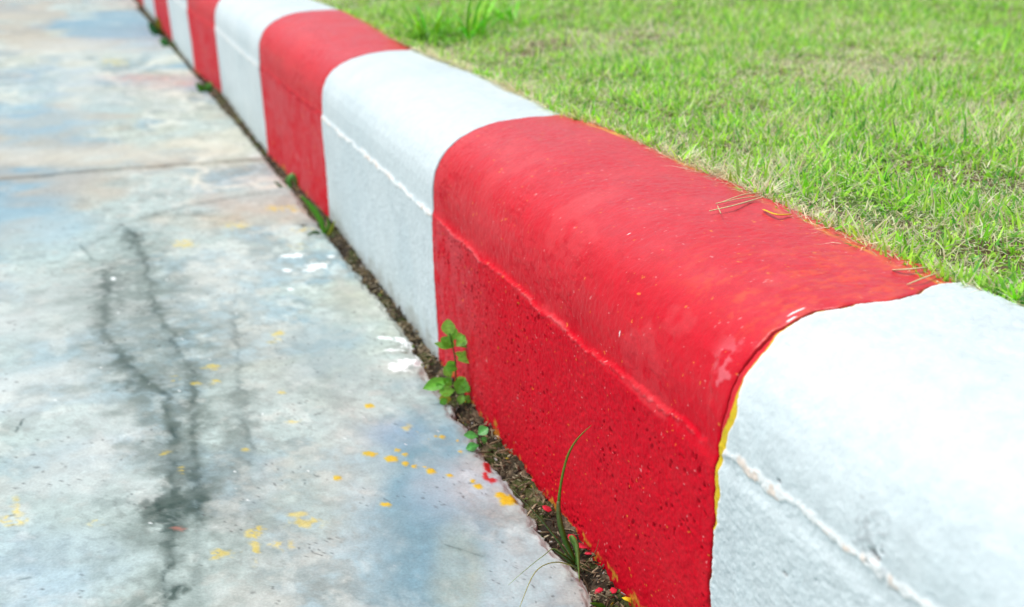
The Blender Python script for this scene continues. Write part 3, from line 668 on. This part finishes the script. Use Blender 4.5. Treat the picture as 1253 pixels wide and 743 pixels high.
# leaf tip and sprig near the frame edge
for nm, pts, wd, lab in [('grass_sprig', [(742, 746, 0), (735, 741, -3), (722, 738, -6)], [.002, .0035, .0006], 'short green sprig cut by the bottom edge beside the large red block'),
                         ('dry_sprig', [(800, 760, 0), (798, 744, -2), (793, 727, -3)], [.0008, .0008, .0003], 'thin brown sprig standing at the bottom edge against the large red block'),
                         ('dry_stalk', [(815, 750, 0), (825, 738, -2), (843, 735, -3)], [.0014, .0014, .0006], 'pale curled stalk at the bottom edge in front of the large red block')]:
    yy = float(G(pts[0][0]-20, pts[0][1])[1]); geo = ribbon([V(a, b, yy+d*.001) for a, b, d in pts], wd, (.10, .30, .03) if nm == 'grass_sprig' else (.34, .22, .12), side_hint=(-.3, -1, .4))
    o = part(nm, geo, M_weed, None); tag(o, lab, 'weed')
# weeds further along the gap
def gap_weed(px, py, lab, blades_, sc_=1.0):
    y = float(G(px, py)[1]); b = empty('gap_weed', tuple(G(px, py, -.004))); tag(b, lab, 'weed')
    for (l, wd, c_) in blades_:
        part('blade', ribbon([V(px+a, py+q, y-.002*k) for k, (a, q) in enumerate(l)], np.array(wd)*sc_, c_, side_hint=(-.3, -1, .4)), M_weed, b)
gap_weed(398, 286, 'bright green weed with one long drooping blade at the foot of the second red block',
         [([(0, 6), (-5, -14), (-16, -32), (-30, -46)], [.004, .0075, .007, .001], (.16, .42, .03)), ([(2, 6), (8, -6), (12, -16)], [.003, .005, .001], (.35, .40, .03)), ([(-3, 4), (-12, -2), (-22, 2)], [.003, .005, .001], (.06, .15, .03)),
          ([(-2, 2), (4, -10), (2, -22)], [.003, .004, .001], (.14, .35, .03)), ([(4, 12), (10, 4), (16, 6)], [.003, .005, .001], (.12, .30, .03))])
gap_weed(358, 228, 'small pale green sprout in the gap at the middle of the second red block', [([(0, 8), (-4, -6), (0, -12), (6, -4)], [.004, .010, .010, .003], (.14, .40, .09)), ([(0, 6), (-12, 2), (-22, -6)], [.003, .006, .002], (.08, .22, .04)), ([(2, 10), (6, 2), (4, -6)], [.003, .006, .002], (.18, .38, .05))])
gap_weed(252, 112, 'blurred clump of green weed at the foot of the third red block', [([(0, 6), (-6, -4), (-12, -10)], [.008, .018, .004], (.10, .32, .03)), ([(0, 6), (3, -5), (8, -10)], [.008, .018, .004], (.08, .28, .03)), ([(-2, 8), (-12, 4), (-20, 2)], [.006, .014, .003], (.12, .28, .04)), ([(2, 8), (12, 4), (16, 2)], [.006, .014, .003], (.25, .32, .03))])
gap_weed(196, 42, 'blurred green and yellow moss-like weed at the foot of the fourth red block', [([(0, 6), (-8, -6), (-14, -14)], [.010, .026, .006], (.06, .30, .10)), ([(0, 4), (-2, -12), (-4, -22)], [.010, .018, .004], (.35, .35, .03)), ([(4, 10), (2, 0), (0, -8)], [.010, .022, .004], (.12, .28, .03)), ([(6, 16), (6, 6), (2, 0)], [.010, .018, .004], (.30, .30, .03))])
gap_weed(205, 56, 'blurred green sprig in the gap where the fourth red block meets white', [([(0, 4), (-4, -4), (-10, -6)], [.010, .022, .006], (.08, .32, .08)), ([(2, 4), (6, 2), (8, -4)], [.008, .016, .004], (.10, .28, .04))])

# broad-bladed tufts standing in the lawn behind the kerb
def tuft(px, py, nb, spread, lmin, lmax, lab, seed, zc=.52):
    r = np.random.default_rng(seed); c = G(px, py, zc*H); b = empty('grass_tuft', tuple(c)); tag(b, lab, 'grass tuft')
    for k in range(nb):
        az = r.uniform(0, 2*np.pi); L_ = r.uniform(lmin, lmax); le = abs(r.normal(.85, .35)); ro = r.uniform(0, spread)
        p = np.array(c) + np.array([math.cos(az)*ro, math.sin(az)*ro, 0]); d = np.array([math.cos(az+r.normal(0, .3)), math.sin(az+r.normal(0, .3)), 0])
        pts = [p]; a = le
        for q in range(4): pts.append(pts[-1] + (d*math.sin(a)+np.array([0, 0, 1])*math.cos(a))*L_/4); a += r.uniform(.05, .3)
        W_ = r.uniform(.0028, .0048); cc = np.array((.24, .66, .05))*r.uniform(.8, 1.35); cc[0] *= r.uniform(.8, 1.8)
        part('blade', ribbon(pts, [W_*.6, W_, W_, W_*.7, .0004], cc, side_hint=(d[0]*.5, d[1]*.5, 1), samples=2), M_weed, b)
tuft(572, 48, 62, .035, .05, .085, 'largest of three broad-bladed green grass tufts, standing on the lawn between the other two', 1)
tuft(525, 48, 44, .028, .045, .07, 'broad-bladed grass tuft leaning over the corner of the second red kerb block', 2)
tuft(628, 34, 30, .028, .04, .07, 'broad-bladed grass tuft standing furthest right in the lawn near the top edge', 3)

# ------------------------------------------------------------------ litter in the gap and along the lawn edge
def flakes(nf, pos, size, thin, colors, seed, flat=.5):
    r = np.random.default_rng(seed); ang = r.uniform(0, 2*np.pi, nf); tilt = r.normal(0, flat, nf); t2 = r.normal(0, flat, nf)
    a = np.stack([np.cos(ang)*np.cos(tilt), np.sin(ang)*np.cos(tilt), np.sin(tilt)], -1)
    up = np.stack([np.sin(t2)*-np.sin(ang), np.sin(t2)*np.cos(ang), np.cos(t2)], -1); b = np.cross(up, a); b /= np.linalg.norm(b, axis=1)[:, None]; cN = np.cross(a, b)
    la = size*r.uniform(.6, 1.4, nf); lb = la*thin
    k = 6; phi = np.linspace(0, 2*np.pi, k, endpoint=False); vs = []
    for s_ in (1, -1):
        for j in range(k):
            rr = r.uniform(.6, 1.15, nf)
            bow = (np.cos(phi[j])**2)*la*.15
            vs.append(pos + a*(la*rr*np.cos(phi[j]))[:, None] + b*(lb*rr*np.sin(phi[j]))[:, None] + cN*(s_*.00018 - bow)[:, None])
    Vv = np.stack(vs, 1); F = []
    for j in range(k): F.append((j, (j+1) % k, k+(j+1) % k, k+j))
    F += [(0, 5, 4, 3), (0, 3, 2, 1), (6, 7, 8, 9), (6, 9, 10, 11)]
    F = (np.arange(nf)[:, None, None]*2*k + np.array(F)[None]).reshape(-1, 4)
    return Vv.reshape(-1, 3), F, np.repeat(colors, 2*k, 0)
r = np.random.default_rng(5); nf = 5200
yy = .30 + (r.random(nf)**1.7)*5.0; ex = road_edge(yy); kx_ = base_x(yy)
xx = ex + (kx_-ex)*r.uniform(-.04, 1.0, nf); zz = -.004 + r.uniform(-.004, .004, nf) + .003*sstep(.0, 1, (xx-ex)/(kx_-ex))
pal = np.array([(.26, .19, .11), (.10, .07, .04), (.05, .035, .025), (.42, .36, .24), (.20, .16, .10), (.10, .16, .03), (.55, .42, .03), (.42, .42, .40), (.03, .03, .02)])
cc = pal[r.choice(len(pal), nf, p=[.18, .2, .16, .12, .13, .07, .02, .04, .08])]*r.uniform(.7, 1.2, nf)[:, None]
g1 = flakes(nf, np.stack([xx, yy, zz], -1), r.uniform(.0008, .0032, nf), r.uniform(.12, .6, nf), cc, 6, .55)
# long thin straws and rootlets
nr_ = 500; yy = .30 + (r.random(nr_)**1.5)*3; ex = road_edge(yy); kx_ = base_x(yy); xx = ex+(kx_-ex)*r.uniform(.0, .9, nr_)
g2 = flakes(nr_, np.stack([xx, yy, -.001+r.uniform(-.002, .003, nr_)], -1), r.uniform(.004, .009, nr_), r.uniform(.04, .09, nr_), pal[r.choice([0, 3, 4, 1], nr_)], 8, .3)
v, f, c = merge([g1, g2])
tag(link('plant_litter', raw_mesh('plant_litter', v, f, c, smooth=False), M_litter), 'brown crumbs, dead leaf bits and rootlets filling the gap along the kerb', 'debris', kind='stuff')
# paint flakes one can count
def flake_obj(px, py, size, c_, lab, z=0.001, thin=.6, seed=1, cat='paint flake', name='paint_flake', grp=None):
    p = G(px, py, z)[None]; v, f, c = flakes(1, p, np.array([size]), np.array([thin]), np.array([c_]), seed, .25)
    o = link(name, raw_mesh(name, v-p, f, c), M_litter); o.location = tuple(p[0]); tag(o, lab, cat, grp)
RED = (.60, .02, .05)
FL = 'paint flakes in the gap'
for a in [(670, 622, .0045, RED, 'red paint flake lying in the gap left of the tall grass blade'), (653, 588, .003, RED, 'small red flake beside the yellow paint spot, at the road edge'),
          (700, 658, .006, RED, 'long bright red paint flake behind the grass weed'), (712, 668, .005, RED, 'red paint flake right behind the base of the grass weed'), (722, 677, .004, RED, 'red paint flake just right of the grass weed'),
          (733, 722, .0032, RED, 'left of the two round red flakes near the bottom edge'), (751, 722, .0032, RED, 'right of the two round red flakes near the bottom edge'),
          (768, 733, .0035, (.75, .55, .02), 'yellow paint flake at the kerb foot by the bottom edge')]:
    flake_obj(a[0], a[1], a[2], a[3], a[4], seed=int(a[0]), grp=FL, z=.003)
flake_obj(546, 452, .006, (.62, .42, .36), 'peeling pinkish flake behind the leafy weed', seed=3, grp=FL, z=.004)
flake_obj(492, 432, .006, (.16, .14, .10), 'dark dead leaf on the road between two white paint splashes', seed=9, thin=.25, cat='dead leaf', name='dead_leaf')
flake_obj(375, 276, .012, (.09, .07, .05), 'dark dead leaf at the road edge beside the drooping green weed', seed=10, thin=.4, cat='dead leaf', name='dead_leaf')
flake_obj(1143, 72, .007, (.05, .03, .02), 'dark bit of bark on the lawn, larger of two', seed=11, thin=.3, cat='bark chip', name='bark_chip', z=.58*H)
flake_obj(1190, 63, .004, (.07, .04, .02), 'dark bit of bark on the lawn, smaller of two', seed=12, thin=.4, cat='bark chip', name='bark_chip', z=.58*H)
# straws on the red top
for k, (pts, wd, lab) in enumerate([
    ([(868, 258), (895, 252), (920, 245), (936, 240)], .0016, 'longest dry straw lying on the large red block at the lawn edge'),
    ([(876, 249), (905, 243), (930, 240)], .0012, 'thin dry straw lying just behind the longest one on the red top'),
    ([(884, 247), (910, 238), (932, 236)], .0012, 'dry straw at the lawn edge, upper one of the bunch on the red top'),
    ([(878, 252), (882, 261)], .001, 'short straw bit crossing the longest straw on the red top'),
    ([(1092, 330), (1112, 329), (1134, 327)], .0024, 'broad pale straw on the red top near the joint with the white block'),
    ([(1110, 348), (1130, 340), (1150, 333)], .0014, 'thin straw where the red top, white block and lawn meet'),
    ([(934, 256), (950, 262), (968, 262)], .0030, 'orange painted straw strip at the lawn edge on the red top')]):
    P_ = [G(a, b, .5405*H + .0015 + .002*(j % 2)) for j, (a, b) in enumerate(pts)]
    c_ = (.62, .50, .28) if k != 6 else (.80, .45, .04)
    o = part('dry_straw', ribbon(P_, [wd*.7]+[wd]*(len(P_)-2)+[wd*.6], c_, side_hint=(0, 0, 1), thick=.0004), M_litter, None); tag(o, lab, 'straw', 'dry straws on the red kerb top')
print('done')
